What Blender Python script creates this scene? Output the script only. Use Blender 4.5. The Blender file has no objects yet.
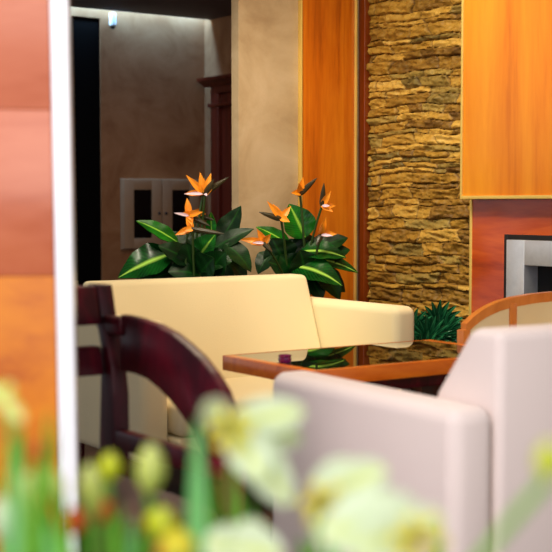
import bpy, bmesh, math, random
import numpy as np
from mathutils import Vector, Matrix, noise as mnoise
C = bpy.context.scene
COL = C.collection
random.seed(7)
R = math.radians
# ------------------------------------------------------------------ frame of the place
H, F = 1.09, 1300.0                      # eye height, focal length (image heights of 552)
PITCH = math.atan(71.0 / F)
E1 = Vector((.824, .566, 0)).normalized()            # along the back wall
D = Vector((E1.y, -E1.x, 0))                         # out of the back wall, into the room
ROT = math.atan2(E1.y, E1.x)
def at(px, py, Y):
    """point of the room seen in direction (px,py) at distance Y in front of the eye"""
    a = (px - 276) / F; b = (276 - py) / F
    c, s = math.cos(PITCH), math.sin(PITCH)
    d = Vector((a, c + b * s, b * c - s))
    return Vector((0, 0, H)) + d * (Y / d.y)
def lin(r, g, b):
    f = lambda v: ((v / 255 + .055) / 1.055) ** 2.4 if v > 10 else v / 255 / 12.92
    return (f(r), f(g), f(b), 1)
# ------------------------------------------------------------------ materials
def new_mat(name):
    m = bpy.data.materials.new(name); m.use_nodes = True
    nt = m.node_tree; b = nt.nodes['Principled BSDF']
    return m, nt, b
def ramp(nt, fac, stops):
    r = nt.nodes.new('ShaderNodeValToRGB')
    e = r.color_ramp.elements
    while len(e) < len(stops): e.new(.5)
    for k, (p, c) in enumerate(stops): e[k].position = p; e[k].color = c
    nt.links.new(fac, r.inputs['Fac']); return r.outputs['Color']
def coords(nt, scale, kind='Object'):
    t = nt.nodes.new('ShaderNodeTexCoord'); mp = nt.nodes.new('ShaderNodeMapping')
    mp.inputs['Scale'].default_value = scale
    nt.links.new(t.outputs[kind], mp.inputs['Vector']); return mp.outputs['Vector']
def noise(nt, vec, scale, detail=4, rough=.55, dist=0):
    n = nt.nodes.new('ShaderNodeTexNoise'); n.inputs['Scale'].default_value = scale
    n.inputs['Detail'].default_value = detail; n.inputs['Roughness'].default_value = rough
    n.inputs['Distortion'].default_value = dist
    nt.links.new(vec, n.inputs['Vector']); return n.outputs['Fac']
def bump(nt, b, h, strength, dist=.01):
    n = nt.nodes.new('ShaderNodeBump'); n.inputs['Strength'].default_value = strength
    n.inputs['Distance'].default_value = dist
    nt.links.new(h, n.inputs['Height']); nt.links.new(n.outputs['Normal'], b.inputs['Normal'])
def plain(name, col, rough=.5, metal=0, var=.12, scale=8, coat=0, spec=.5, bmp=0, trans=0):
    m, nt, b = new_mat(name)
    v = coords(nt, (1, 1, 1)); n = noise(nt, v, scale)
    lo = tuple(c * (1 - var) for c in col[:3]) + (1,); hi = tuple(min(1, c * (1 + var)) for c in col[:3]) + (1,)
    nt.links.new(ramp(nt, n, [(.3, lo), (.7, hi)]), b.inputs['Base Color'])
    b.inputs['Roughness'].default_value = rough; b.inputs['Metallic'].default_value = metal
    b.inputs['Coat Weight'].default_value = coat; b.inputs['Specular IOR Level'].default_value = spec
    b.inputs['Coat Roughness'].default_value = .08
    b.inputs['Transmission Weight'].default_value = trans
    if bmp: bump(nt, b, noise(nt, v, scale * 12), bmp, .002)
    return m
def fabric(name, col):
    m, nt, b = new_mat(name)
    v = coords(nt, (1, 1, 1))
    n = noise(nt, v, 260, 2); n2 = noise(nt, v, 3, 3)
    mx = nt.nodes.new('ShaderNodeMath'); mx.operation = 'ADD'
    nt.links.new(n, mx.inputs[0]); nt.links.new(n2, mx.inputs[1])
    lo = tuple(c * .9 for c in col[:3]) + (1,); hi = tuple(min(1, c * 1.08) for c in col[:3]) + (1,)
    nt.links.new(ramp(nt, mx.outputs[0], [(.7 / 2, lo), (1.3 / 2 + .2, hi)]), b.inputs['Base Color'])
    b.inputs['Roughness'].default_value = .95; b.inputs['Specular IOR Level'].default_value = .15
    b.inputs['Sheen Weight'].default_value = .15
    bump(nt, b, n, .25, .003); return m
def wood(name, dark, mid, light, scale=(9, 9, .7), rough=.28, coat=.4, wave=1.2, freq=1):
    m, nt, b = new_mat(name)
    v = coords(nt, scale)
    n = noise(nt, v, freq, 6, .6, wave)
    fine = noise(nt, coords(nt, tuple(s * 9 for s in scale)), 1, 3)
    mx = nt.nodes.new('ShaderNodeMath'); mx.operation = 'MULTIPLY_ADD'
    mx.inputs[1].default_value = .25
    nt.links.new(fine, mx.inputs[0]); nt.links.new(n, mx.inputs[2])
    nt.links.new(ramp(nt, mx.outputs[0], [(.38, dark), (.56, mid), (.78, light)]), b.inputs['Base Color'])
    b.inputs['Roughness'].default_value = rough; b.inputs['Coat Weight'].default_value = coat
    b.inputs['Coat Roughness'].default_value = .12
    return m
def plaster(name, lo, mid, hi):
    m, nt, b = new_mat(name)
    v = coords(nt, (1, 1, 1)); n = noise(nt, v, 2.6, 8, .62, .6)
    nt.links.new(ramp(nt, n, [(.3, lo), (.5, mid), (.72, hi)]), b.inputs['Base Color'])
    b.inputs['Roughness'].default_value = .85; b.inputs['Specular IOR Level'].default_value = .2
    bump(nt, b, noise(nt, v, 22, 6), .15, .004); return m
def leafmat(name, dark, light, rib, ribw=.1, rough=.3, trans=.0):
    m, nt, b = new_mat(name)
    t = nt.nodes.new('ShaderNodeTexCoord'); s = nt.nodes.new('ShaderNodeSeparateXYZ')
    nt.links.new(t.outputs['UV'], s.inputs[0])
    def mth(op, a, bb, c=None):
        q = nt.nodes.new('ShaderNodeMath'); q.operation = op
        for k, z in enumerate((a, bb, c)):
            if z is None: continue
            if isinstance(z, (int, float)): q.inputs[k].default_value = z
            else: nt.links.new(z, q.inputs[k])
        return q.outputs[0]
    a = mth('ABSOLUTE', mth('SUBTRACT', s.outputs[0], .5), 0)
    veins = mth('SINE', mth('MULTIPLY', mth('ADD', s.outputs[1], mth('MULTIPLY', a, -.5)), 90), 0)
    n = noise(nt, coords(nt, (1, 1, 1)), 14)
    f = mth('ADD', n, mth('MULTIPLY', veins, .09))
    base = ramp(nt, f, [(.32, dark), (.68, light)])
    ribf = ramp(nt, a, [(0, (1, 1, 1, 1)), (ribw, (0, 0, 0, 1))])
    mix = nt.nodes.new('ShaderNodeMix'); mix.data_type = 'RGBA'
    nt.links.new(ribf, mix.inputs[0]); nt.links.new(base, mix.inputs[6]); mix.inputs[7].default_value = rib
    nt.links.new(mix.outputs[2], b.inputs['Base Color'])
    b.inputs['Roughness'].default_value = rough; b.inputs['Specular IOR Level'].default_value = .22
    if trans:
        b.inputs['Subsurface Weight'].default_value = 0
        tr = nt.nodes.new('ShaderNodeBsdfTranslucent'); nt.links.new(mix.outputs[2], tr.inputs['Color'])
        ms = nt.nodes.new('ShaderNodeMixShader'); ms.inputs[0].default_value = trans
        out = nt.nodes['Material Output']
        nt.links.new(b.outputs[0], ms.inputs[1]); nt.links.new(tr.outputs[0], ms.inputs[2])
        nt.links.new(ms.outputs[0], out.inputs['Surface'])
    return m
M = {}
M['cream'] = fabric('cream_fabric', lin(222, 208, 166))
M['cream_cool'] = fabric('cream_fabric_cool', lin(222, 206, 198))  # same cloth as the sofa, cool light tinted into its colour
M['brownseat'] = fabric('brown_fabric', lin(88, 58, 34))
M['orange_wood'] = wood('orange_veneer', lin(134, 52, 2), lin(196, 98, 8), lin(220, 126, 20), (6, 6, .55), .3, .15)
M['hood_wood'] = wood('honey_veneer', lin(186, 96, 8), lin(214, 124, 14), lin(228, 148, 30), (3.4, 3.4, .35), .38, .15)
M['red_wood'] = wood('reddish_veneer', lin(124, 36, 8), lin(172, 64, 14), lin(196, 86, 22), (1, 5, 6), .22, .6)
M['strip_wood'] = wood('red_strip_wood', lin(80, 28, 4), lin(116, 46, 6), lin(138, 60, 10), (6, 6, .6))
M['table_wood'] = wood('table_wood', lin(186, 78, 8), lin(216, 104, 18), lin(232, 126, 30), (2, 9, 9), .3, .4)
M['chair_wood'] = wood('chair_wood', lin(160, 82, 26), lin(198, 114, 42), lin(216, 134, 58), (7, 7, 2), .3, .3)
M['mahogany'] = wood('dark_mahogany', lin(26, 2, 8), lin(66, 3, 20), lin(104, 6, 30), (6, 6, 2), .42, .05)
M['mahogany'].node_tree.nodes['Principled BSDF'].inputs['Specular IOR Level'].default_value = .3
M['door_wood'] = wood('door_wood', lin(60, 16, 8), lin(92, 28, 12), lin(112, 38, 18), (8, 8, .6), .4, .2)
M['panel_low'] = wood('column_veneer', lin(176, 82, 0), lin(202, 110, 0), lin(218, 128, 2), (2, 2, 5), .4, .05)
M['panel_up'] = wood('column_veneer_sheen', lin(172, 82, 44), lin(190, 102, 66), lin(202, 116, 80), (1.2, 1.2, 5), .25, .5)  # pale reflected sheen put into the upper panels' base colour
M['strip_white'] = plain('white_lacquer', lin(250, 250, 252), .2, 0, .01, 3, .5)
M['brass'] = plain('polished_brass', lin(240, 208, 112), .42, .55, .06, 5)
M['steel'] = plain('brushed_steel', lin(225, 230, 238), .42, .75, .05, 30)
M['black'] = plain('black_metal', lin(14, 12, 14), .5, 0, .2)
M['firebox'] = plain('firebox_black', lin(6, 6, 7), .5, 0, .2, 8, 0, .15)
M['glass'] = plain('dark_table_glass', lin(20, 12, 8), .02, 0, .05, 2, 0, 1.0)
M['plaster'] = plaster('beige_plaster', lin(158, 132, 98), lin(184, 160, 124), lin(202, 180, 146))
M['plaster_hall'] = plaster('tan_plaster', lin(134, 92, 60), lin(160, 116, 82), lin(176, 134, 98))
M['ceil'] = plain('ceiling_brown', lin(84, 62, 58), .8)
M['ceil_white'] = plain('ceiling_white', lin(220, 212, 200), .9, 0, .03)
M['cab'] = plain('cabinet_paint', lin(172, 146, 120), .5, 0, .03)
M['cabglass'] = plain('cabinet_glass', lin(8, 8, 10), .2, 0, .1)
M['dark'] = plain('doorway_shade', lin(9, 7, 7), .9, 0, .1, 8, 0, .05)  # darkness of the open doorway put into the colour
M['whitep'] = plain('white_plastic', lin(225, 230, 235), .4, 0, .02)
M['pot'] = plain('dark_pot', lin(46, 30, 24), .45, 0, .2, 10, .2)
M['soil'] = plain('soil', lin(42, 28, 18), .95, 0, .4, 40, 0, .1, .6)
M['leafd'] = leafmat('dark_leaf', lin(3, 26, 6), lin(9, 54, 14), lin(18, 70, 18), .06, .42)
M['leafm'] = leafmat('mid_leaf', lin(8, 66, 8), lin(24, 112, 20), lin(150, 205, 70), .07, .3)
M['leafr'] = leafmat('ribbed_leaf', lin(4, 42, 10), lin(14, 82, 22), lin(170, 220, 90), .09, .25)
M['palm'] = leafmat('palm_leaf', lin(8, 58, 34), lin(30, 100, 62), lin(60, 140, 90), .1, .25)
M['stalk'] = plain('green_stalk', lin(40, 66, 18), .4)
M['bract'] = plain('bract_green', lin(54, 48, 26), .4, 0, .3, 30)
M['sepal'] = plain('orange_sepal', lin(250, 150, 28), .45, 0, .15, 30)
M['tongue'] = plain('pale_tongue', lin(222, 200, 216), .4, 0, .1, 30)
M['purple'] = plain('purple_glass', lin(120, 20, 80), .08, 0, .3, 40, .5)
M['fl_leaf'] = leafmat('fresh_leaf', lin(96, 170, 30), lin(140, 215, 70), lin(170, 225, 100), .12, .4, .45)
M['fl_leafblue'] = leafmat('bluish_leaf', lin(120, 205, 110), lin(160, 230, 160), lin(180, 235, 160), .12, .4, .45)
M['fl_dark'] = leafmat('deep_leaf', lin(40, 110, 14), lin(84, 165, 30), lin(110, 180, 50), .12, .4, .3)
M['pale_petal'] = leafmat('pale_petal', lin(210, 226, 184), lin(226, 238, 212), lin(212, 224, 120), .2, .5, .35)
M['lime_petal'] = leafmat('lime_petal', lin(210, 222, 10), lin(232, 238, 40), lin(236, 240, 150), .25, .5, .4)
M['bud_petal'] = leafmat('bud_petal', lin(206, 222, 70), lin(234, 240, 150), lin(244, 246, 200), .25, .5, .35)
M['yellow_petal'] = leafmat('yellow_petal', lin(226, 214, 40), lin(240, 232, 90), lin(228, 210, 40), .2, .5, .35)
M['red_petal'] = leafmat('orange_red_petal', lin(200, 66, 24), lin(226, 104, 50), lin(230, 130, 60), .2, .5, .35)
M['fl_stem'] = plain('fresh_stem', lin(110, 160, 60), .5)
def floor_mat():
    m, nt, b = new_mat('brown_carpet')
    v = coords(nt, (1, 1, 1)); n = noise(nt, v, 6, 6); w = noise(nt, v, 140, 2)
    nt.links.new(ramp(nt, n, [(.3, lin(52, 34, 20)), (.7, lin(84, 58, 36))]), b.inputs['Base Color'])
    b.inputs['Roughness'].default_value = .9; bump(nt, b, w, .4, .004); return m
M['floor'] = floor_mat()
def stone_mat():
    m, nt, b = new_mat('ledge_stone')
    a = nt.nodes.new('ShaderNodeAttribute'); a.attribute_name = 'stone'
    s = nt.nodes.new('ShaderNodeSeparateColor'); nt.links.new(a.outputs['Color'], s.inputs[0])
    v = coords(nt, (1, 1, 3)); n = noise(nt, v, 9, 8, .68)
    mx = nt.nodes.new('ShaderNodeMath'); mx.operation = 'MULTIPLY_ADD'; mx.inputs[1].default_value = .45
    nt.links.new(s.outputs[0], mx.inputs[0])
    sc = nt.nodes.new('ShaderNodeMath'); sc.operation = 'MULTIPLY'; sc.inputs[1].default_value = .62
    nt.links.new(n, sc.inputs[0]); nt.links.new(sc.outputs[0], mx.inputs[2])
    c1 = ramp(nt, mx.outputs[0], [(.25, lin(92, 62, 14)), (.5, lin(160, 120, 36)), (.72, lin(196, 156, 66)), (.9, lin(220, 188, 108))])
    g = nt.nodes.new('ShaderNodeMix'); g.data_type = 'RGBA'
    gm = nt.nodes.new('ShaderNodeMath'); gm.operation = 'GREATER_THAN'; gm.inputs[1].default_value = .84
    nt.links.new(s.outputs[1], gm.inputs[0])
    gf = nt.nodes.new('ShaderNodeMath'); gf.operation = 'MULTIPLY'; gf.inputs[1].default_value = .55
    nt.links.new(gm.outputs[0], gf.inputs[0]); nt.links.new(gf.outputs[0], g.inputs[0])
    nt.links.new(c1, g.inputs[6]); g.inputs[7].default_value = lin(116, 108, 56)
    # mortar: dark earth between the stones
    k = nt.nodes.new('ShaderNodeMix'); k.data_type = 'RGBA'
    nt.links.new(s.outputs[2], k.inputs[0]); nt.links.new(g.outputs[2], k.inputs[6]); k.inputs[7].default_value = lin(74, 42, 8)
    nt.links.new(k.outputs[2], b.inputs['Base Color'])
    b.inputs['Roughness'].default_value = .62; bump(nt, b, noise(nt, coords(nt, (1, 1, 1)), 60, 8, .7), .5, .006)
    return m
M['stone'] = stone_mat()
# ------------------------------------------------------------------ mesh helpers
def obj(name, bm, mat, parent=None, loc=(0, 0, 0), rz=0, smooth=40, label=None):
    me = bpy.data.meshes.new(name)
    bmesh.ops.recalc_face_normals(bm, faces=bm.faces[:]) if getattr(bm, '_rc', True) else None
    bm.to_mesh(me); bm.free()
    for p in me.polygons: p.use_smooth = True
    me.set_sharp_from_angle(angle=R(smooth))
    o = bpy.data.objects.new(name, me); COL.objects.link(o)
    for x in (mat if isinstance(mat, (list, tuple)) else [mat]): me.materials.append(x)
    if parent: o.parent = parent
    o.location = loc; o.rotation_euler = (0, 0, rz)
    if label: o['label'] = label
    return o
def thing(name, label, cat, loc=(0, 0, 0), rz=0, group=None):
    o = bpy.data.objects.new(name, None); COL.objects.link(o); o.empty_display_size = .1
    o.location = loc; o.rotation_euler = (0, 0, rz)
    return tag(o, label, cat, group)
def tag(o, label, cat, group=None):
    o['label'] = label; o['category'] = cat
    if group: o['group'] = group
    return o
def struct(name, bm, mat, parent=None, loc=(0, 0, 0), rz=0, smooth=40):
    o = obj(name, bm, mat, parent, loc, rz, smooth)
    if not parent: o['kind'] = 'structure'
    return o
def bx(bm, x0, x1, y0, y1, z0, z1, bev=0, seg=3, mi=0):
    vs = [bm.verts.new((x, y, z)) for x in (x0, x1) for y in (y0, y1) for z in (z0, z1)]
    fs = [bm.faces.new([vs[i] for i in q]) for q in
          ((0, 1, 3, 2), (4, 6, 7, 5), (0, 4, 5, 1), (2, 3, 7, 6), (0, 2, 6, 4), (1, 5, 7, 3))]
    bmesh.ops.recalc_face_normals(bm, faces=fs)
    for f in fs: f.material_index = mi
    if bev:
        es = list({e for f in fs for e in f.edges})
        bmesh.ops.bevel(bm, geom=es, offset=bev, segments=seg, affect='EDGES', profile=.5)
    return vs
def box(x0, x1, y0, y1, z0, z1, bev=0, seg=3):
    bm = bmesh.new(); bx(bm, x0, x1, y0, y1, z0, z1, bev, seg); return bm
def prism(bm, pts, axis, a0, a1, bev=0, seg=3):
    """closed outline pts (p,q) extruded along axis ('x','y','z') from a0 to a1"""
    def P(p, q, a):
        return {'x': (a, p, q), 'y': (p, a, q), 'z': (p, q, a)}[axis]
    A = [bm.verts.new(P(p, q, a0)) for p, q in pts]; B = [bm.verts.new(P(p, q, a1)) for p, q in pts]
    fs = [bm.faces.new(A), bm.faces.new(B[::-1])]
    n = len(pts)
    for i in range(n): fs.append(bm.faces.new((A[i], B[i], B[(i + 1) % n], A[(i + 1) % n])))
    bmesh.ops.recalc_face_normals(bm, faces=fs)
    if bev:
        es = list({e for f in fs for e in f.edges})
        bmesh.ops.bevel(bm, geom=es, offset=bev, segments=seg, affect='EDGES', profile=.5, clamp_overlap=True)
    return bm
def tube(bm, pts, rad, seg=8, cap=True):
    pts = [Vector(p) for p in pts]; n = len(pts)
    rr = rad if isinstance(rad, (list, tuple)) else [rad] * n
    rings = []; prev = None
    for i, p in enumerate(pts):
        t = (pts[min(i + 1, n - 1)] - pts[max(i - 1, 0)]).normalized()
        a = prev if prev else (Vector((0, 0, 1)) if abs(t.z) < .9 else Vector((1, 0, 0)))
        s = t.cross(a).normalized(); u = s.cross(t); prev = u
        rings.append([bm.verts.new(p + (s * math.cos(k * 2 * math.pi / seg) + u * math.sin(k * 2 * math.pi / seg)) * rr[i]) for k in range(seg)])
    for i in range(n - 1):
        for k in range(seg):
            bm.faces.new((rings[i][k], rings[i][(k + 1) % seg], rings[i + 1][(k + 1) % seg], rings[i + 1][k]))
    if cap: bm.faces.new(rings[0][::-1]); bm.faces.new(rings[-1])
    return bm
def bez(a, c, b, n):
    return [a * (1 - t) ** 2 + c * (2 * t * (1 - t)) + b * t * t for t in [i / n for i in range(n + 1)]]
def lathe(bm, prof, seg=28, center=(0, 0, 0)):
    cx, cy, cz = center; rings = []
    for r, z in prof:
        rings.append([bm.verts.new((cx + r * math.cos(2 * math.pi * k / seg), cy + r * math.sin(2 * math.pi * k / seg), cz + z)) for k in range(seg)])
    for i in range(len(rings) - 1):
        for k in range(seg):
            bm.faces.new((rings[i][k], rings[i][(k + 1) % seg], rings[i + 1][(k + 1) % seg], rings[i + 1][k]))
    bm.faces.new(rings[0][::-1]); bm.faces.new(rings[-1]); return bm
def blade(bm, base, tip, width, face, bend=.0, fold=.25, ripple=.0, n=16, prof=None, th=.0012, curl=0):
    """leaf or petal: centre line base->tip bulging along 'face', width profile, folded along its rib, with thickness"""
    base, tip, face = Vector(base), Vector(tip), Vector(face).normalized()
    L = (tip - base).length
    cl = bez(base, (base + tip) / 2 + face * bend * L, tip, n)
    uv = bm.loops.layers.uv.verify()
    prof = prof or (lambda t: math.sin(math.pi * t ** .72) ** .85)
    S = (-1, -.6, -.2, .2, .6, 1)
    top, bot, tt = [], [], []
    for i, p in enumerate(cl):
        t = i / n
        tg = (cl[min(i + 1, n)] - cl[max(i - 1, 0)]).normalized()
        side = tg.cross(face)
        side = side.normalized() if side.length > 1e-5 else Vector((1, 0, 0))
        nn = side.cross(tg).normalized()
        w = width * .5 * max(prof(t), .02)
        ra, rb = [], []
        for s in S:
            q = p + side * (s * w) + nn * (abs(s) * w * fold + math.sin(t * 19 + s * 2) * ripple * abs(s) * w - curl * s * s * w)
            ra.append(bm.verts.new(q + nn * th)); rb.append(bm.verts.new(q - nn * th))
        top.append(ra); bot.append(rb); tt.append(t)
    def quad(vs, uvs):
        f = bm.faces.new(vs)
        for l, u in zip(f.loops, uvs): l[uv].uv = u
    m = len(S); U = [(s + 1) / 2 for s in S]
    for i in range(n):
        for k in range(m - 1):
            quad((top[i][k], top[i][k + 1], top[i + 1][k + 1], top[i + 1][k]),
                 ((U[k], tt[i]), (U[k + 1], tt[i]), (U[k + 1], tt[i + 1]), (U[k], tt[i + 1])))
            quad((bot[i][k + 1], bot[i][k], bot[i + 1][k], bot[i + 1][k + 1]),
                 ((U[k + 1], tt[i]), (U[k], tt[i]), (U[k], tt[i + 1]), (U[k + 1], tt[i + 1])))
        for k in (0, m - 1):
            quad((top[i][k], bot[i][k], bot[i + 1][k], top[i + 1][k]), ((U[k], tt[i]),) * 2 + ((U[k], tt[i + 1]),) * 2)
    for i in (0, n):
        for k in range(m - 1):
            quad((top[i][k], top[i][k + 1], bot[i][k + 1], bot[i][k]), ((U[k], tt[i]), (U[k + 1], tt[i]), (U[k + 1], tt[i]), (U[k], tt[i])))
    return bm
def wbox(name, O, along, out, a0, a1, o0, o1, z0, z1, mat, parent=None, bev=0, fn=struct, **k):
    """box in a wall's own frame: a along the wall, o out of it"""
    rz = math.atan2(along.y, along.x)
    sgn = 1 if (Vector((-along.y, along.x, 0)).dot(out) > 0) else -1
    y0, y1 = sorted((o0 * sgn, o1 * sgn))
    return fn(name, box(a0, a1, y0, y1, z0, z1, bev), mat, parent, O, rz, **k)
# ------------------------------------------------------------------ the setting
CORNER = Vector((.412, 6.5, 0))          # inside corner of back wall and fireplace wall
NW = -E1                                  # out of the fireplace wall
struct('floor', box(-6, 5, -.8, 14, -.1, 0), M['floor'])
PL0, PL1 = -.712, -.372                   # plaster pier along the back wall
wbox('wall_back', CORNER, E1, D, PL0, .3, -.06, 0, 0, 3.0, M['plaster'])
# fireplace wall core behind the stone
wbox('wall_right', CORNER, D, NW, -.3, 7.2, -.25, -.05, 0, 3.0, M['plaster'])
# far hall: cabinet wall, doorway, return wall with a door
HI = Vector((-.617, 11.3, 0))
wbox('wall_hall', HI, E1, D, -.997, .25, -.2, 0, 0, 2.9, M['plaster_hall'])
wbox('wall_hall_left', HI, E1, D, -3.6, -2.0, -.2, 0, 0, 2.9, M['plaster_hall'])
wbox('wall_hall_top', HI, E1, D, -2.0, -.997, -.2, 0, 2.615, 2.9, M['plaster_hall'])
wbox('wall_hall_return', HI, D, NW, .0, 3.2, -.25, 0, 0, 2.9, M['plaster_hall'])
wbox('doorway_dark', HI, E1, D, -1.99, -1.0, -.10, -.012, 0, 2.61, M['dark'])  # near-black sheet stands in for the unlit opening
hd = wbox('door_2', HI, D, NW, .28, 1.18, 0.0, .035, 0, 2.03, M['door_wood'])
def casing():
    bm = bmesh.new()
    bx(bm, .16, .28, 0, .07, 0, 2.03, .004); bx(bm, 1.18, 1.30, 0, .07, 0, 2.03, .004)
    bx(bm, .16, 1.30, 0, .07, 2.03, 2.12, .004)
    bx(bm, .13, 1.33, 0, .085, 1.915, 1.945, .008)
    prism(bm, [(0, 2.09), (.085, 2.09), (.10, 2.11), (.15, 2.135), (.155, 2.16), (0, 2.16)], 'x', .07, 1.40)
    bmesh.ops.scale(bm, vec=(1, 1, 1), verts=bm.verts)
    return bm
rz = math.atan2(D.y, D.x)
cs = casing()
if Vector((-D.y, D.x, 0)).dot(NW) < 0:
    for v in cs.verts: v.co.y *= -1
struct('trim_1', cs, M['door_wood'], None, HI + D * .05, rz)
# ceilings: the hall's dark ceiling stops short of the wall and leaves a lit slot
wbox('ceiling_hall', HI, E1, D, -3.6, 0, .10, 4.6, 2.67, 2.73, M['ceil'])
wbox('ceiling_slot', HI, E1, D, -3.6, .2, -.2, 4.6, 2.9, 2.95, M['ceil_white'])
struct('ceiling', box(-3.2, 3.6, 1.6, 6.6, 3.0, 3.08), M['ceil_white'])
# ledgestone cladding: one relief
def stonewall(L, Ht):
    rnd = random.Random(11); nx, nz = int(L / .0045), int(Ht / .0045)
    xs = np.linspace(0, L, nx); zs = np.linspace(0, Ht, nz)
    X, Z = np.meshgrid(xs, zs)
    wob = .010 * np.sin(X * 4.1 + Z * 2.3 + .4) + .005 * np.sin(X * 11.7 - Z * 5.1 + 1.9) + .0025 * np.sin(X * 37 + Z * 21) - .0 * X
    Zw = Z + wob
    rows = [-.2]
    while rows[-1] < Ht + .3: rows.append(rows[-1] + rnd.choice((.024, .03, .036, .04, .05, .062)))
    rows = np.array(rows)
    ri = np.clip(np.searchsorted(rows, Zw) - 1, 0, len(rows) - 2)
    z0, z1 = rows[ri], rows[ri + 1]
    dep = np.zeros_like(X); dx = np.full_like(X, 9.); c1 = np.zeros_like(X); c2 = np.zeros_like(X)
    tilt = np.zeros_like(X)
    Xw = X + .012 * np.sin(Z * 47 + X * 9) + .006 * np.sin(Z * 113)
    for r in range(len(rows) - 1):
        m = ri == r
        if not m.any(): continue
        js = [-.1 - rnd.random() * .2]
        while js[-1] < L + .3: js.append(js[-1] + rnd.uniform(.07, .34))
        js = np.array(js); d = np.array([rnd.uniform(0, .015) for _ in js]); a = np.array([rnd.random() for _ in js])
        b = np.array([rnd.random() for _ in js]); tl = np.array([rnd.uniform(-.22, .22) for _ in js])
        xi = np.clip(np.searchsorted(js, Xw[m]) - 1, 0, len(js) - 2)
        dep[m] = d[xi]; c1[m] = a[xi]; c2[m] = b[xi]; tilt[m] = tl[xi]
        dx[m] = np.minimum(Xw[m] - js[xi], js[xi + 1] - Xw[m])
    dz = np.minimum(Zw - z0, z1 - Zw)
    e = np.minimum(dx * .8, dz); rim = np.clip(e / .008, 0, 1)
    rim = np.sqrt(np.clip(1 - (1 - rim) ** 2, 0, 1))
    rough = .004 * np.sin(X * 61 + Z * 83) * np.sin(Z * 140 - X * 31) + .005 * np.sin(X * 23 - Z * 71 + 2)
    # craggy noise
    cr = np.zeros_like(X)
    for k, (sx, sz, am) in enumerate(((22, 60, .006), (55, 120, .004), (120, 210, .0022))):
        g = np.random.RandomState(k).rand(int(Ht * sz) + 3, int(L * sx) + 3)
        fx, fz = X * sx, Z * sz
        i, j = fz.astype(int), fx.astype(int); u, v = fz - i, fx - j
        u = u * u * (3 - 2 * u); v = v * v * (3 - 2 * v)
        cr += am * ((g[i, j] * (1 - u) + g[i + 1, j] * u) * (1 - v) + (g[i, j + 1] * (1 - u) + g[i + 1, j + 1] * u) * v - .5) * 2
    O = rim * (.011 + dep + tilt * (Zw - (z0 + z1) / 2) + rough + cr)
    verts = np.stack([X, O, Z], -1).reshape(-1, 3)
    idx = np.arange(nx * nz).reshape(nz, nx)
    q = np.stack([idx[:-1, :-1], idx[:-1, 1:], idx[1:, 1:], idx[1:, :-1]], -1).reshape(-1, 4)
    me = bpy.data.meshes.new('wall_stone')
    me.from_pydata(verts.tolist(), [], q.tolist())
    at_ = me.color_attributes.new('stone', 'FLOAT_COLOR', 'POINT')
    mort = np.clip(1 - e / .0035, 0, 1)
    col = np.stack([c1, c2, mort, np.ones_like(c1)], -1).reshape(-1)
    at_.data.foreach_set('color', col.astype(np.float32))
    for p in me.polygons: p.use_smooth = True
    me.set_sharp_from_angle(angle=R(60)); me.update()
    return me
ST0, ST1 = .052, 1.35
me = stonewall(ST1 - ST0, 2.7)
# mesh frame: x along D, y out of the wall (NW), z up
sgn = 1 if Vector((-D.y, D.x, 0)).dot(NW) > 0 else -1
if sgn < 0:
    co = np.empty(len(me.vertices) * 3, np.float32); me.vertices.foreach_get('co', co)
    co = co.reshape(-1, 3); co[:, 1] *= -1; me.vertices.foreach_set('co', co.reshape(-1))
else: me.flip_normals()
me.materials.append(M['stone'])
so = bpy.data.objects.new('wall_stone', me); COL.objects.link(so); so['kind'] = 'structure'
so.location = CORNER + D * ST0 + NW * -.040; so.rotation_euler = (0, 0, rz)
# wooden pier panel with brass edges (on the back wall) and the red strip in the corner
t = thing('wall_panel', 'tall orange wood wall panel with brass edges between beige plaster and stone wall', 'wall panel', CORNER + E1 * PL1, ROT)
obj('board', box(.008, -PL1 - .046, -.022, -.001, 0, 2.8, .003), M['orange_wood'], t)
obj('brass_strip', box(0, .008, -.028, -.001, 0, 2.8, .001), M['brass'], t)
obj('brass_strip', box(-PL1 - .046, -PL1 - .036, -.034, -.001, 0, 2.8, .001), M['brass'], t)
t = wbox('corner_board', CORNER, D, NW, .001, .050, -.045, .004, 0, 2.8, M['strip_wood'], None, .003, obj)
tag(t, 'narrow dark red wooden strip running up beside the stone wall', 'trim')
# ------------------------------------------------------------------ fireplace
FPR = CORNER
fp = thing('fireplace', 'fireplace with honey wood hood, red wood surround and steel framed black firebox', 'fireplace', CORNER, rz)
ys = sgn
def fbox(a0, a1, o0, o1, z0, z1, bev=0):
    y0, y1 = sorted((o0 * ys, o1 * ys)); return box(a0, a1, y0, y1, z0, z1, bev)
A_S, A_H = .885, .90
hood = obj('hood', fbox(A_H + .012, 2.9, .0, .14, 1.13, 2.9, .002), M['hood_wood'], fp)
bm = fbox(A_H, A_H + .012, 0, .147, 1.115, 2.9, .002)
y0, y1 = sorted((0, .147 * ys)); bx(bm, A_H + .012, 2.9, y0, y1, 1.115, 1.13, .002)
obj('brass_edge', bm, M['brass'], hood)
# surround with a real opening for the insert
S0, S1, SZ0, SZ1 = 1.10, 2.3, .30, .965
bm = fbox(A_S + .014, S0, -.04, .07, 0, 1.114); 
for (a, b_, c, d_) in ((S1, 2.8, 0, 1.114), (S0, S1, SZ1, 1.114), (S0, S1, 0, SZ0)):
    q0, q1 = sorted((-.04 * ys, .07 * ys)); bx(bm, a, b_, q0, q1, c, d_)
sur = obj('surround', bm, M['red_wood'], fp)
obj('brass_edge', fbox(A_S, A_S + .014, -.04, .075, 0, 1.114, .002), M['brass'], sur)
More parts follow.
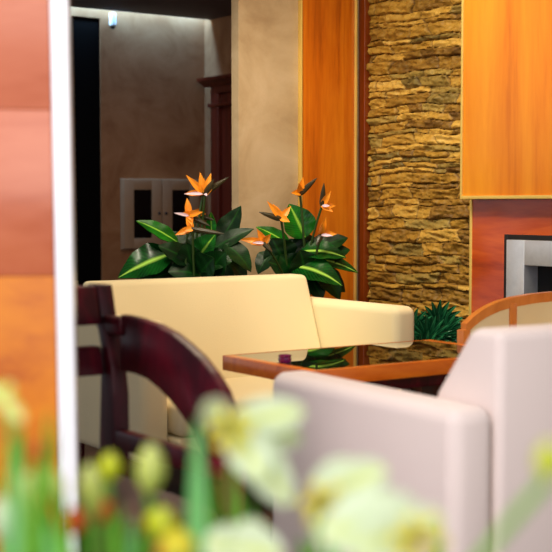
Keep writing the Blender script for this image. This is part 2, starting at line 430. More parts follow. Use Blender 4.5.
# black reveal, steel frame, firebox
def ring(a0, a1, z0, z1, w, o0, o1):
    bm = bmesh.new(); q0, q1 = sorted((o0 * ys, o1 * ys))
    for r in ((a0, a0 + w, z0, z1), (a1 - w, a1, z0, z1), (a0 + w, a1 - w, z1 - w, z1), (a0 + w, a1 - w, z0, z0 + w)):
        bx(bm, r[0], r[1], q0, q1, r[2], r[3], .002)
    return bm
obj('black_reveal', ring(S0, S1, SZ0, SZ1, .022, -.04, .074), M['black'], fp)
obj('steel_frame', ring(S0 + .022, S1 - .022, SZ0 + .022, SZ1 - .022, .105, -.03, .082), M['steel'], fp)
obj('firebox', fbox(S0 + .1, S1 - .1, -.045, -.0, SZ0 + .1, SZ1 - .1), M['firebox'], fp)
# ------------------------------------------------------------------ hall fixtures
cab = thing('wall_cabinet', 'pale double door wall cabinet with dark glass panes in the far hall', 'cabinet', HI, ROT)
CX0, CXM, CX1, CZ0, CZ1 = -.825, -.452, -.08, .72, 1.31
obj('cabinet_box', box(CX0, CX1, -.03, -.001, CZ0, CZ1, .004), M['cab'], cab)
for a, b_ in ((CX0 + .008, CXM - .003), (CXM + .003, CX1 - .008)):
    bm = bmesh.new()
    w = .095; za, zb = CZ0 + .008, CZ1 - .008
    for r in ((a, a + w, za, zb), (b_ - w, b_, za, zb), (a + w, b_ - w, zb - .085, zb), (a + w, b_ - w, za, za + .085)):
        bx(bm, r[0], r[1], -.052, -.03, r[2], r[3], .002)
    d = obj('door', bm, M['cab'], cab)
    obj('pane', box(a + w - .002, b_ - w + .002, -.040, -.034, za + .083, zb - .083), M['cabglass'], d)
    kx = b_ - .03 if a < CXM - .1 else a + .03
    kb = bmesh.new(); bmesh.ops.create_uvsphere(kb, u_segments=12, v_segments=8, radius=.012, matrix=Matrix.Translation((kx, -.06, 1.02)))
    obj('knob', kb, M['black'], d)
wl = thing('wall_detector', 'small white cylindrical detector high on the far hall wall under the ceiling', 'detector', HI, ROT)
bm = bmesh.new(); lathe(bm, [(.02, 2.555), (.03, 2.56), (.03, 2.655), (.026, 2.66)], 20, (-.90, -.034, 0)); obj('housing', bm, M['whitep'], wl)
bm = bmesh.new(); lathe(bm, [(.008, 2.532), (.018, 2.54), (.02, 2.555)], 16, (-.90, -.034, 0)); obj('sensor_eye', bm, M['black'], wl)
# ------------------------------------------------------------------ foreground column
cp = at(73, 276, 2.2); 
col = thing('column', 'wood panelled column with bright white edge strip at the left foreground', 'column', (cp.x, cp.y, 0), R(8))
col.rotation_euler = (0, R(.0), R(8))
def lean(bm):
    for v in bm.verts: v.co.x += (H - v.co.z) * .011
    return bm
SW = .031
obj('core', lean(box(-1.2, -.004, .012, .3, 0, 3.0)), M['strip_wood'], col)
obj('edge_strip', lean(box(-SW, 0, -.006, .3, 0, 3.0, .006)), M['strip_white'], col)
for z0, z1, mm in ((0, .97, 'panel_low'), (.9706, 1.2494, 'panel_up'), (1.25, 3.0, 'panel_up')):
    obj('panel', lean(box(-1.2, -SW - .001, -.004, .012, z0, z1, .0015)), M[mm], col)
# ------------------------------------------------------------------ upholstered seats
def upholstered(name, label, cat, loc, rz_, W, mat, hb=.80, ha=.70, group=None, seatf=.63, prof=((0.0, .80),)):
    t = thing(name, label, cat, loc, rz_, group)
    lo = .21
    # arms (front is -y)
    for x0, x1 in ((0.002, .112), (-W - .112, -W - .002)):
        bm = box(x0, x1, -.57, .12, lo, ha, .034, 5); obj('arm', bm, mat, t)
    # raked backrest
    bm = bmesh.new()
    prism(bm, ([(.12, hb)] + list(prof) + [(-.145, .40), (-.145, lo), (.12, lo)])[::-1], 'x', -W, 0, .022, 4)
    obj('backrest', bm, mat, t)
    bm = box(-W, 0, -seatf + .01, -.12, lo, .30, .012, 3); obj('seat_base', bm, mat, t)
    # soft seat cushion, gently crowned
    bm = box(-W + .003, -.003, -seatf, -.135, .302, .42, .028, 4)
    obj('seat_cushion', bm, mat, t)
    for x in (-W - .05, .05):
        for y in (-.5, .06):
            bm = bmesh.new(); prism(bm, [(x - .022, y - .022), (x + .022, y - .022), (x + .022, y + .022), (x - .022, y + .022)], 'z', 0, lo, .003)
            obj('leg', bm, M['mahogany'], t)
    return t
upholstered('sofa', 'cream upholstered sofa with block arms in front of the orange flowers', 'sofa', (.133, 5.42, 0), ROT, .985, M['cream'])
N = Vector((.337, 2.45, 0)); ra = R(180 + 31.1)
off = Matrix.Rotation(ra, 3, 'Z') @ Vector((.112, .12, 0))
upholstered('armchair', 'pale upholstered armchair seen from behind at the lower right', 'armchair', N - off, ra, .62, M['cream_cool'], .845, .70, None, .63, ((.028, .845), (-.085, .70)))
# ------------------------------------------------------------------ coffee table
TL = Vector((-.168, 4.05, 0)); LEN, DEP, TH = .86, .475, .62
tb = thing('coffee_table', 'orange wood coffee table with dark mirror glass top between sofa and armchair', 'table', TL, ROT)
bm = bmesh.new(); rw = .036
fw = .004
for r in ((0, LEN, -fw, 0), (0, LEN, -DEP, -DEP + .02), (0, rw, -DEP + .02, -fw), (LEN - rw, LEN, -DEP + .02, -fw)):
    bx(bm, r[0], r[1], r[2], r[3], TH - .046, TH, .0025, 2)
obj('rim', bm, M['table_wood'], tb)
obj('glass_top', box(rw, LEN - rw, -DEP + .02, -fw, TH - .02, TH - .001), M['glass'], tb)
obj('apron', box(.22, LEN - .12, -DEP + .07, -.09, TH - .09, TH - .047, .003), M['mahogany'], tb)
for x in (.25, LEN - .2):
    for y in (-DEP + .08, -.13):
        obj('leg', box(x, x + .05, y, y + .05, 0, TH - .09, .004), M['mahogany'], tb)
# purple glass candle holder: faceted cup
p = at(285, 363.5, 3.87)
ch = thing('candle_holder', 'small purple glass candle holder on the mirror table top', 'candle holder', (p.x, p.y, TH - .002), R(20))
bm = bmesh.new(); lathe(bm, [(.014, 0), (.019, .003), (.021, .012), (.018, .018), (.021, .023), (.017, .025), (.012, .012)], 9)
obj('cup', bm, M['purple'], ch, smooth=15)
bm = bmesh.new(); lathe(bm, [(.011, .0125), (.011, .019), (.004, .0195)], 12); obj('candle', bm, M['tongue'], ch)
# ------------------------------------------------------------------ mahogany chair (far arm side seen)
P0 = Vector((-.366, 3.0, 0))
mc = thing('wooden_chair', 'dark mahogany open back armchair with sweeping curved arm beside the column', 'chair', P0, ROT)
W2 = .50
outer = [(.055, .842), (.13, .84), (.22, .832), (.29, .818), (.345, .80), (.40, .778), (.45, .75), (.49, .72), (.52, .68), (.54, .64), (.545, .58)]
inner = [(.50, .40), (.475, .47), (.44, .545), (.41, .59), (.375, .62), (.33, .648), (.285, .672), (.235, .692), (.18, .708), (.12, .714), (.055, .713)]
poly = outer + [(.545, .40)] + inner
def armbm(x0, x1):
    bm = bmesh.new(); prism(bm, [(-v, h) for v, h in poly], 'x', x0, x1, .006, 2); return bm
def postbm(x0, x1):
    bm = bmesh.new()
    cl = [(.08, 0, .028), (.03, .2, .032), (-.004, .42, .036), (-.010, .56, .038), (-.012, .66, .034), (-.008, .72, .026), (0, .76, .018), (.014, .80, .018), (.034, .83, .022), (.06, .905, .026)]
    prism(bm, [(y - w, z) for y, z, w in cl] + [(y + w, z) for y, z, w in cl][::-1], 'x', x0, x1, .004, 2)
    return bm
for x0 in (0, -W2):
    a = obj('arm', armbm(x0 - .026, x0), M['mahogany'], mc)
    obj('arm_joint', box(x0 - .034, x0 - .002, -.07, .03, .795, .835, .005), M['mahogany'], a)
    obj('rear_leg', postbm(x0 - .036, x0 + .004), M['mahogany'], mc)
    bm = bmesh.new(); prism(bm, [(-.545, .40), (-.50, .40), (-.525, 0), (-.56, 0)], 'x', x0 - .036, x0, .004, 2)
    obj('front_leg', bm, M['mahogany'], mc)
    obj('side_rail', box(x0 - .034, x0 - .002, -.50, -.02, .535, .578, .006), M['mahogany'], mc)
bm = bmesh.new(); prism(bm, [(.005, .815), (.05, .815), (.075, .90), (.03, .905)], 'x', -W2, -.04, .006, 2); obj('top_rail', bm, M['mahogany'], mc)
bm = bmesh.new(); prism(bm, [(-.008, .70), (.03, .70), (.04, .765), (.005, .765)], 'x', -W2, -.04, .005, 2); obj('lower_rail', bm, M['mahogany'], mc)
for k in range(4):
    x = -.10 - k * .1
    bm = bmesh.new(); prism(bm, [(.002, .75), (.03, .75), (.048, .83), (.02, .83)], 'x', x - .03, x, .003, 2); obj('back_slat', bm, M['mahogany'], mc)
bm = box(-W2 + .0, -.04, -.52, -.03, .40, .44, .005); obj('seat_frame', bm, M['mahogany'], mc)
bm = box(-W2 + .005, -.045, -.53, -.035, .441, .49, .018, 4); obj('seat_pad', bm, M['brownseat'], mc)
# ------------------------------------------------------------------ tub chair by the fireplace
BO = TL + E1 * 1.22 + D * .385
bc = thing('tub_chair', 'wooden framed tub chair with cream upholstered panels by the fireplace', 'chair', BO, rz)
# local: x = D, y = E1 (back), front -y
def upath(n=40):
    r = .28; pts = [(-r, -.30 + .32 * k / 10) for k in range(10)]
    pts += [(-r * math.cos(math.pi * k / 24), .02 + r * 1.0 * math.sin(math.pi * k / 24)) for k in range(25)]
    pts += [(r, .02 - .32 * (k + 1) / 10) for k in range(10)]
    return pts
UP = upath()
S_ = [0]
for i in range(1, len(UP)): S_.append(S_[-1] + math.dist(UP[i], UP[i - 1]))
def crest(i):
    s = min(S_[i], S_[-1] - S_[i])
    T = [(0, .68), (.03, .70), (.08, .728), (.15, .75), (.22, .762), (.32, .771), (.45, .778), (.9, .785)]
    for (a, b_), (c, d_) in zip(T, T[1:]):
        if a <= s <= c: return b_ + (d_ - b_) * (s - a) / (c - a)
    return .78
def strip(i0, i1, half, zlo, zhi, inset=0):
    """curved wall along the U path between indexes"""
    bm = bmesh.new(); rows = []
    for i in range(i0, i1 + 1):
        a, b_ = Vector(UP[max(i - 1, 0)]), Vector(UP[min(i + 1, len(UP) - 1)])
        tg = (b_ - a).normalized(); n = Vector((-tg.y, tg.x)); p = Vector(UP[i])
        q = [p + n * half, p - n * half]; l, h = zlo(i), zhi(i)
        rows.append([bm.verts.new((q[0].x, q[0].y, l)), bm.verts.new((q[0].x, q[0].y, h)), bm.verts.new((q[1].x, q[1].y, h)), bm.verts.new((q[1].x, q[1].y, l))])
    for a, b_ in zip(rows, rows[1:]):
        for k in range(4): bm.faces.new((a[k], a[(k + 1) % 4], b_[(k + 1) % 4], b_[k]))
    bm.faces.new(rows[0][::-1]); bm.faces.new(rows[-1]); return bm
last = len(UP) - 1
obj('top_rail', strip(0, last, .014, lambda i: crest(i) - .034, crest), M['chair_wood'], bc)
obj('lower_rail', strip(0, last, .018, lambda i: .36, lambda i: .40), M['chair_wood'], bc)
marks = [0, 7, 14, 22, 30, 37, last]
for a, b_ in zip(marks, marks[1:]):
    obj('back_panel', strip(a, b_, .010, lambda i: .40, lambda i: crest(i) - .034), M['cream'], bc)
for mk in marks:
    x, y = UP[mk]; bm = bmesh.new(); s = .017
    prism(bm, [(x - s, y - s), (x + s, y - s), (x + s, y + s), (x - s, y + s)], 'z', .0 if mk in (0, last, 14, 30) else .40, crest(mk) - .02, .004, 2)
    obj('leg' if mk in (0, last, 14, 30) else 'stile', bm, M['chair_wood'], bc)
bm = bmesh.new()
out = [(x * .92, y * .92) for x, y in UP]; prism(bm, out, 'z', .36, .45, .015, 3); obj('seat', bm, M['cream'], bc)
# ------------------------------------------------------------------ plants
def pot(parent, r, h):
    bm = bmesh.new(); lathe(bm, [(r * .72, 0), (r * .78, .01), (r * .97, h - .04), (r * 1.04, h - .035), (r * 1.04, h), (r * .94, h), (r * .92, h - .03), (.01, h - .03)], 32)
    obj('pot', bm, M['pot'], parent)
    bm = bmesh.new(); lathe(bm, [(r * .9, h - .035), (r * .91, h - .028), (r * .5, h - .015), (.005, h - .012)], 24); obj('soil', bm, M['soil'], parent)
CAMDIR = Vector((0, -1, .25)).normalized()
def bop(label, base, r, h, Y, leaves, flowers, seed):
    rnd = random.Random(seed)
    t = thing('bird_of_paradise', label, 'plant', (base.x, base.y, 0), 0, None)
    o = Vector((base.x, base.y, 0)); root = Vector((0, 0, h - .02)); pot(t, r, h)
    for (bx_, by_, tx, ty, wpx, mat, dy, bend, fx, fz) in leaves:
        b_ = at(bx_, by_, Y + dy * .5) - o; tp = at(tx, ty, Y + dy) - o
        bm = bmesh.new(); w = wpx / F * Y * 1.3
        blade(bm, b_, tp, w, Vector((fx, -1, fz)), bend, .22, .05, 18)
        l = obj('leaf', bm, M[mat], t, smooth=80)
        sb = bmesh.new(); rr = root + Vector((rnd.uniform(-.05, .05), rnd.uniform(-.05, .05), -.01))
        dirv = (tp - b_).normalized()
        tube(sb, bez(rr, (rr + b_) / 2 + Vector((0, 0, .06)) - dirv * .06, b_ + dirv * .01, 8), [.006] * 6 + [.005, .004, .003], 7)
        obj('petiole', sb, M['stalk'], l)
    for (cx, cy, bxp, byp, sep, tng, dy) in flowers:
        c = at(cx, cy, Y + dy) - o; bt = at(bxp, byp, Y + dy - .03) - o
        sb = bmesh.new(); rr = root + Vector((rnd.uniform(-.05, .05), rnd.uniform(-.05, .05), -.01))
        tube(sb, bez(rr, Vector((rr.x * .75 + c.x * .25, rr.y * .5 + c.y * .5, rr.z * .35 + c.z * .65)), c, 10), .0055, 7)
        st = obj('flower_stalk', sb, M['stalk'], t)
        bb = bmesh.new()
        d_ = (bt - c); tube(bb, [c - d_ * .12, c + d_ * .15, c + d_ * .5, c + d_ * .8, bt], [.006, .014, .012, .007, .001], 8)
        obj('bract', bb, M['bract'], st, label='dark pointed bract')
        fb = bmesh.new()
        for k, (sx, sy) in enumerate(sep):
            tp = at(sx, sy, Y + dy + rnd.uniform(-.05, .01)) - o
            blade(fb, c + Vector((0, -.004, .004)), tp, .034, Vector((.1, -1, .2)), rnd.uniform(-.1, .12), .5, 0, 10,
                  lambda q: (math.sin(math.pi * min(1, q * .9 + .12)) ** .8) * (1.05 - q * .5))
        obj('blossom', fb, M['sepal'], st, smooth=70, label='orange pointed sepals')
        if tng:
            tb_ = bmesh.new(); tp = at(tng[0], tng[1], Y + dy - .04) - o
            blade(tb_, c + Vector((0, -.012, 0)), tp, .014, Vector((.1, -1, .3)), .1, .4, 0, 8)
            obj('tongue', tb_, M['tongue'], st, smooth=70)
    return t
Y1 = 5.60
b1 = at(188, 276, Y1)
L1 = [  # base px, tip px, width px, material, depth, bend, facing
    (172, 254, 118, 278, 30, 'leafr', -.05, .10, .1, .9), (178, 243, 136, 221, 15, 'leafm', -.05, .12, -.2, 1.2),
    (219, 244, 241, 206, 20, 'leafd', .05, -.05, -.5, .2), (212, 250, 254, 229, 14, 'leafd', 0, .12, .2, .9),
    (225, 244, 251, 272, 18, 'leafd', -.05, .2, .5, .6), (196, 262, 216, 234, 22, 'leafm', -.08, .05, -.3, .5),
    (190, 262, 158, 246, 20, 'leafd', -.10, .1, .2, .8), (200, 265, 232, 262, 24, 'leafd', -.1, .15, .2, .8),
    (212, 236, 211, 212, 9, 'leafm', .02, .02, -.4, .2), (170, 268, 130, 262, 20, 'leafd', .06, .12, .2, .9),
    (185, 270, 150, 280, 24, 'leafd', -.02, .12, .1, .8), (210, 272, 236, 282, 22, 'leafd', -.02, .12, .1, .8),
    (188, 252, 168, 232, 20, 'leafd', .1, .05, .2, .6), (205, 252, 190, 228, 20, 'leafd', .12, .05, .2, .4),
    (215, 268, 200, 246, 26, 'leafm', .1, .05, .1, .4),
    (200, 276, 168, 272, 26, 'leafd', -.12, .2, .0, .7), (205, 276, 226, 252, 24, 'leafd', -.12, .1, .1, .4), (195, 274, 186, 242, 24, 'leafd', -.1, .1, -.2, .4),
    (228, 262, 246, 282, 18, 'leafd', .05, .2, .3, .5), (200, 274, 214, 258, 26, 'leafd', -.16, .1, .2, .5), (165, 272, 136, 284, 22, 'leafd', .0, .15, .2, .8), (182, 272, 172, 252, 26, 'leafd', .14, .05, .1, .4)]
F1 = [(203, 194, 229, 177, [(186, 175), (200, 172), (184, 194), (197, 184), (204, 178)], (184, 194), -.05),
      (205, 194, 214, 179, [(211, 173), (214, 184), (209, 190)], (207, 196), -.06),
      (189, 216, 210, 226, [(187, 198), (203, 212), (182, 213), (192, 226)], (174, 213), -.1),
      (192, 229, 224, 234, [(175, 235), (186, 217), (189, 224), (184, 231)], None, -.12),
      (196, 215, 214, 220, [(201, 208), (206, 214)], None, .02)]
bop('left bird of paradise plant in front of the dark hall, orange blooms above sofa back', Vector((b1.x, b1.y, 0)), .13, .42, Y1, L1, F1, 3)
Y2 = 5.95
b2 = at(303, 276, Y2)
L2 = [(305, 238, 289, 204, 26, 'leafm', .02, .06, .2, .3), (290, 266, 342, 286, 26, 'leafr', -.12, .22, .2, 1.0),
      (300, 252, 346, 258, 20, 'leafr', -.05, .2, .2, 1.0), (312, 258, 358, 273, 14, 'leafr', -.02, .14, .2, 1.0),
      (290, 246, 256, 227, 14, 'leafm', 0, .1, .2, 1.0), (284, 262, 272, 238, 28, 'leafd', -.05, .05, -.1, .4),
      (300, 262, 284, 240, 30, 'leafd', .05, .05, .1, .4), (272, 252, 258, 274, 16, 'leafd', -.08, .15, -.4, .4),
      (310, 252, 348, 238, 20, 'leafd', .05, .1, .1, .9), (315, 268, 340, 300, 20, 'leafd', -.02, .2, .4, .6),
      (305, 272, 322, 300, 22, 'leafd', -.06, .15, .4, .5), (296, 250, 322, 244, 26, 'leafd', .08, .08, .1, .8),
      (290, 268, 310, 250, 30, 'leafd', .1, .05, .1, .5), (300, 270, 334, 268, 26, 'leafd', .02, .12, .1, .9),
      (296, 276, 280, 256, 28, 'leafd', -.1, .1, .1, .4), (305, 276, 300, 250, 28, 'leafd', -.1, .1, .2, .5), (312, 262, 350, 250, 22, 'leafd', .04, .16, .1, .9),
      (318, 274, 345, 292, 20, 'leafd', .05, .2, .3, .7), (290, 272, 268, 262, 20, 'leafd', -.12, .15, -.2, .6)]
F2 = [(264, 243, 272, 252, [(238, 239), (257, 229), (271, 234), (250, 244)], (252, 243), -.25),
      (281, 219, 259, 212, [(267, 201), (273, 204), (290, 222), (279, 209), (291, 206)], None, -.15),
      (300, 194, 317, 178, [(291, 193), (303, 177), (299, 183)], None, -.05),
      (322, 206, 324, 183, [(331, 191), (336, 206), (333, 212)], (330, 206), -.05),
      (321, 235, 316, 246, [(326, 217), (337, 234), (323, 222)], (333, 236), -.1)]
bop('right bird of paradise plant before the wood wall panel, leaves with pale midribs', Vector((b2.x, b2.y, 0)), .13, .40, Y2, L2, F2, 5)
# fan palm at the stone wall
Yp = 5.62; pb = at(424, 342, Yp)
pl = thing('fan_palm', 'dark green fan palm in a pot at the foot of the stone wall', 'plant', (pb.x, pb.y, 0))
pot(pl, .09, .36)
rnd = random.Random(4)
for k in range(14):
    a = R(-175 + k * 47); el = rnd.uniform(.5, 1.0)
    hub = Vector((math.cos(a) * .075, math.sin(a) * .075, .40 + .155 * (el - .5) * 2))
    if k == 0: hub = Vector((0, -.10, .56)); a = R(-20)
    if k == 1: hub = Vector((-.05, -.07, .565)); a = R(200)
    bm = bmesh.new()
    if k < 6: hub = Vector(((0, -.10, .52), (-.07, -.07, .55), (.06, -.08, .54), (-.02, -.12, .47), (.05, -.04, .58), (-.06, -.02, .50))[k])
    for j in range(11):
        ph = R(-95 + 19 * j)
        if k < 6:
            q = R(78 - 14 * k % 50) + ph * .8; v = Vector((math.cos(q), -.45, math.sin(q) * .8)).normalized(); fc = Vector((0, -1, .5))
        else:
            v = Vector((math.cos(a + ph), math.sin(a + ph), .35 + .25 * math.cos(ph))).normalized(); fc = Vector((0, 0, 1))
        L = .105 + .03 * math.cos(ph)
        tip = hub + v * L; tip.z -= .01
        blade(bm, hub, tip, .026, fc, .14, .5, 0, 7, lambda q: math.sin(math.pi * min(1, q * .75 + .2)), .0008)
    l = obj('leaf', bm, M['palm'], pl, smooth=80)
    sb = bmesh.new(); tube(sb, bez(Vector((0, 0, .33)), Vector((hub.x * .3, hub.y * .3, .33 + (hub.z - .33) * .8)), hub, 6), .004, 6); obj('petiole', sb, M['stalk'], l)
# ------------------------------------------------------------------ foreground flowers in a trough
tr = thing('planter_trough', 'long dark planter holding the blurred foreground flowers', 'planter', (0, 0, 0))
SOIL = .66
bm = bmesh.new()
for r in ((-.50, .50, .62, .64), (-.50, .50, 1.24, 1.26), (-.50, -.48, .64, 1.24), (.48, .50, .64, 1.24)):
    bx(bm, r[0], r[1], r[2], r[3], 0, SOIL - .002, .003)
bx(bm, -.48, .48, .64, 1.24, .0, .03)
obj('box', bm, M['pot'], tr)
obj('soil', box(-.478, .478, .642, 1.238, .03, SOIL, .01), M['soil'], tr)
GROUP = 'flowers in the foreground trough'
def stem(t, o, foot, head, bow=.03, r=.0035, side=0):
    sb = bmesh.new(); tube(sb, bez(foot, (foot + head) / 2 + Vector((side, bow, 0)), head, 8), r, 7); obj('stem', sb, M['fl_stem'], t)
def foot_of(p, dx=0):
    return Vector((max(-.36, min(.36, p.x + dx)), min(1.12, max(.75, p.y)), SOIL - .0005))
def tulip(label, px, py, Y, wpx, hpx, mat, tilt=0, dx=0, open_=.0, name='tulip'):
    c = at(px, py + hpx / 2, Y); ft = foot_of(c, dx)
    t = thing(name, label, 'flower', ft, 0, GROUP)
    o = ft; head = c - o; stem(t, o, Vector((0, 0, 0)), head)
    ax = Vector((math.sin(tilt), 0, math.cos(tilt))); hgt = hpx / F * Y * 1.1; wid = wpx / F * Y * 1.2
    ex = ax.orthogonal().normalized(); ey = ax.cross(ex)
    for k in range(6):
        a = k * math.pi / 3; inn = .85 if k % 2 else 1
        n = ex * math.cos(a) + ey * math.sin(a)
        tip = head + ax * hgt * (1 if inn == 1 else .96) + n * wid * (.10 + open_)
        bm = bmesh.new(); b_ = head + n * wid * .05
        blade(bm, b_, tip, wid * .78, n, .0 + .5 * wid / hgt * inn, -.35, 0, 12, lambda q: math.sin(math.pi * (q * .93 + .05)) ** .6, .0007, .0)
        obj('petal', bm, mat, t, smooth=80)
    return t
def lily(label, px, py, Y, petals, mat, centre=None, dx=0, cmat=None):
    c = at(px, py, Y); ft = foot_of(c, dx); t = thing('lily', label, 'flower', ft, 0, GROUP)
    head = c - ft; stem(t, ft, Vector((0, 0, 0)), head + Vector((0, .01, 0)), .04)
    for (tx, ty, w, dy) in petals:
        tip = at(tx, ty, Y + dy) - ft; bm = bmesh.new()
        blade(bm, head, tip, w / F * Y * 1.15, Vector((.05, -1, .45)), .12, .12, .04, 14, lambda q: math.sin(math.pi * (q * .9 + .06)) ** .6, .0008)
        obj('petal', bm, mat, t, smooth=80)
    if centre:
        bm = bmesh.new()
        for k in range(6):
            tp = head + Vector((.014 * math.cos(k), -.03, .014 * math.sin(k))); tube(bm, [head, (head + tp) / 2, tp], [.002, .002, .004], 6)
        obj('stamens', bm, cmat or M['yellow_petal'], t)
    return t
def grass(label, blades, Y, name='leafy_plant'):
    b0 = at(blades[0][0], 552, Y); ft = foot_of(b0); t = thing(name, label, 'plant', ft, 0, 'foliage in the foreground trough')
    for (x0, x1, y1, w, mat, dy) in blades:
        tip = at(x1, y1, Y + dy) - ft; root = Vector((at(x0, 552, Y).x - ft.x, dy * .5, -.001))
        if ft.x + root.x < -.37: root.x = -.37 - ft.x
        root.y = min(max(root.y, .75 - ft.y), 1.13 - ft.y)
        bm = bmesh.new(); blade(bm, root, tip, w / F * Y, Vector((.25, -1, .1)), .06, .3, .03, 20, lambda q: (1 - q) ** .55 * .98 + .02, .0008)
        obj('leaf', bm, M[mat], t, smooth=80)
    return t
tulip('round lime green bud beside the chair leg, small and closed', 109, 468, 1.10, 24, 26, M['lime_petal'], .05)
tulip('slim pale green bud left of the round lime bud', 94, 492, 1.05, 25, 48, M['bud_petal'], -.1)
tulip('pale yellow tulip bud under the curved mahogany arm', 149, 471, 1.05, 30, 46, M['bud_petal'], .05)
tulip('low yellow green bud below the pale yellow tulip', 155, 524, 1.0, 32, 30, M['lime_petal'], .3, 0, .05)
lily('large pale lily with long drooping petal before the sofa seat', 232, 424, .98,
     [(290, 504, 38, -.02), (203, 410, 30, -.03), (303, 412, 34, .0), (300, 440, 30, .02), (262, 480, 36, -.03)], M['pale_petal'], True, 0)
lily('pale lily head low in front of the armchair, upper of two', 322, 496, .93,
     [(386, 470, 38, -.02), (352, 462, 34, .01), (388, 492, 36, -.01), (330, 472, 28, .02)], M['pale_petal'], True, -.02)
lily('largest pale lily lying along the bottom edge before the armchair', 414, 530, .80,
     [(318, 532, 50, -.01), (334, 508, 46, .0), (440, 516, 28, .0), (372, 498, 40, .03), (350, 552, 44, -.02)], M['pale_petal'], True, -.04)
lily('pale flower at the bottom edge under the large lily', 236, 548, .95,
     [(270, 535, 40, 0), (205, 545, 36, 0), (240, 525, 36, .01), (282, 556, 40, -.01)], M['pale_petal'], None)
tulip('orange and yellow bud at the bottom edge left of the pale flower', 186, 548, .95, 34, 36, M['yellow_petal'], -.4, 0, .1)
tulip('small orange red bloom at the bottom edge among the leaves', 170, 552, 1.0, 28, 22, M['red_petal'], -.2, 0, .1)
tulip('red flower low between the slim buds and the white strip', 66, 522, 1.0, 24, 26, M['red_petal'], .5, 0, .1)
tulip('dark red flower beside the chair leg at the bottom', 102, 512, 1.1, 22, 24, M['red_petal'], .2, 0, .05)
tulip('orange red flower against the wood column', 38, 452, 1.0, 30, 24, M['red_petal'], .3, 0, .12)
lily('pale flower at the left edge against the column', 2, 398, .9,
     [(22, 422, 14, 0), (-14, 390, 16, 0), (10, 384, 12, .01)], M['bud_petal'], None, .03)
tulip('pale green bud low on the column left of the white strip', 22, 500, .95, 24, 48, M['bud_petal'], .15)
tulip('cream bud at the foot of the white strip', 60, 486, 1.0, 20, 34, M['bud_petal'], -.3, 0, .04)
tulip('pale bud in the lower left corner beside the green blades', 4, 520, .92, 24, 40, M['pale_petal'], -.1)
tulip('blurred lime bud at the right edge of the picture', 548, 462, .72, 26, 34, M['lime_petal'], 0, -.2)
grass('tall bluish green broad leaf in front of the mahogany chair', [(188, 197, 418, 40, 'fl_leafblue', 0), (205, 214, 468, 26, 'fl_leaf', .03)], 1.0)
grass('bright green blades at the left edge before the column',
      [(4, 50, 408, 20, 'fl_leaf', 0), (-10, 26, 430, 24, 'fl_dark', .02), (40, 6, 440, 24, 'fl_leaf', -.04), (20, -4, 470, 26, 'fl_leaf', .05), (60, 36, 492, 26, 'fl_dark', .04), (34, 56, 418, 15, 'fl_dark', -.06), (8, 20, 418, 15, 'fl_dark', .07), (70, 44, 452, 16, 'fl_leaf', .02)], .98)
grass('green blades low between the column and the chair',
      [(84, 58, 476, 26, 'fl_leaf', 0), (70, 84, 498, 22, 'fl_dark', .04), (104, 120, 500, 26, 'fl_dark', .06), (130, 112, 508, 26, 'fl_leaf', -.02), (140, 160, 500, 26, 'fl_leafblue', .02), (30, 66, 500, 24, 'fl_leaf', -.05)], 1.0)
grass('pale green blades in the lower left corner', [(-6, 16, 452, 26, 'fl_leafblue', .0), (14, 34, 470, 26, 'fl_leaf', .06), (26, 10, 500, 26, 'fl_dark', .0), (48, 62, 508, 30, 'fl_leaf', .02), (76, 46, 520, 26, 'fl_leafblue', .04)], .83)
grass('tufted green leaves below the curved arm of the mahogany chair', [(96, 90, 520, 30, 'fl_leaf', .0), (120, 132, 516, 28, 'fl_leafblue', .03), (150, 140, 530, 30, 'fl_leaf', -.02), (166, 180, 524, 26, 'fl_leaf', .04), (182, 204, 500, 28, 'fl_leafblue', .02)], 1.08)
grass('slender green leaves under the large lily', [(232, 240, 486, 22, 'fl_leaf', 0), (262, 252, 500, 22, 'fl_dark', .05), (175, 168, 520, 24, 'fl_leaf', .0), (222, 214, 515, 22, 'fl_leaf', .04)], 1.05)
grass('bright green leaves rising beneath the lilies at the bottom right', [(290, 340, 510, 34, 'fl_leaf', 0), (330, 300, 536, 30, 'fl_leaf', .02), (420, 440, 520, 26, 'fl_leaf', .04)], 1.06)
# ------------------------------------------------------------------ light
def area(name, loc, aim, size, power, col, sy=None, spread=180):
    l = bpy.data.lights.new(name, 'AREA'); l.energy = power; l.color = col; l.size = size; l.spread = R(spread)
    if sy: l.shape = 'RECTANGLE'; l.size_y = sy
    o = bpy.data.objects.new(name, l); COL.objects.link(o); o.location = loc
    o.rotation_euler = (Vector(aim) - Vector(loc)).to_track_quat('-Z', 'Y').to_euler(); return o
def spot(name, loc, aim, power, col, ang, blend=.6, rad=.06):
    l = bpy.data.lights.new(name, 'SPOT'); l.energy = power; l.color = col; l.spot_size = R(ang); l.spot_blend = blend; l.shadow_soft_size = rad
    o = bpy.data.objects.new(name, l); COL.objects.link(o); o.location = loc
    o.rotation_euler = (Vector(aim) - Vector(loc)).to_track_quat('-Z', 'Y').to_euler(); return o
WARM = (1, .84, .60); COOL = (.86, .90, 1)
area('ceiling_panel', (.0, 4.4, 2.95), (.0, 4.5, 0), 1.2, 52, WARM)
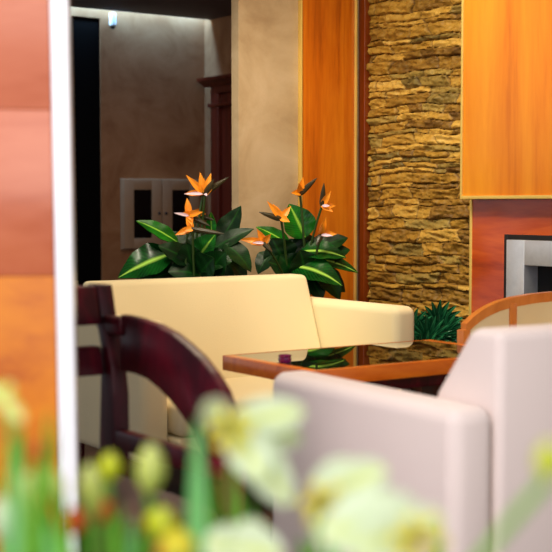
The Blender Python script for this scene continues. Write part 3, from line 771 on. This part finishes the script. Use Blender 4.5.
area('fill_left', (-1.7, -.5, 1.7), (.3, 3.2, .8), 1.6, 50, (1, .88, .92), 1.8)  # unseen fill lamp added at the left, no window built
area('fill_behind', (1.4, -.7, 1.9), (.6, 3.0, .9), 2.2, 32, (1, .93, .90), 1.8)  # fill lamp added to lift the armchair's rear, no window built
spot('spot_plants', (-1.0, 4.0, 2.9), (.1, 5.9, .95), 100, (1, .90, .72), 44)
spot('spot_stone', (-.55, 4.6, 2.9), (.75, 5.9, 1.1), 92, WARM, 60)
spot('spot_hood', (-.2, 4.0, 2.9), (1.15, 5.4, 1.3), 48, WARM, 50)
spot('spot_column', (-.5, .6, 2.9), (-.42, 2.2, 1.5), 165, (.97, .97, 1), 46)  # added lamp without a fixture, drives the edge strip to white
spot('spot_flowers', (-.5, -.6, 1.9), (0, 1, .85), 58, (1, .98, .92), 40)  # fill spot added behind the eye to brighten the flowers
co_ = HI + E1 * -1.0 + D * .06
area('cove_strip', (co_.x, co_.y, 2.80), tuple(co_ + D * -.05 + Vector((0, 0, 2.6))), 2.2, 28, (.30, .62, 1), .04)
hallp = HI + E1 * -1.2 + D * 2.2
area('hall_lamp', (hallp.x, hallp.y, 2.6), (hallp.x, hallp.y + .8, 0), .3, 8, (1, .68, .46))
w = bpy.data.worlds.new('World'); C.world = w; w.use_nodes = True
w.node_tree.nodes['Background'].inputs[0].default_value = (.86, .91, 1, 1)
w.node_tree.nodes['Background'].inputs[1].default_value = .55
# ------------------------------------------------------------------ camera
cam = bpy.data.cameras.new('camera'); co = bpy.data.objects.new('camera', cam); COL.objects.link(co)
co.location = (0, 0, H); co.rotation_euler = (R(90) - PITCH, 0, 0)
cam.sensor_width = 36; cam.lens = 36 * F / 552; cam.clip_start = .05
cam.dof.use_dof = True; cam.dof.focus_distance = 5.7; cam.dof.aperture_fstop = 4.2
C.camera = co
vs = C.view_settings; vs.view_transform = 'Standard'; vs.look = 'None'; vs.gamma = 1; vs.exposure = .0; vs.use_curve_mapping = False
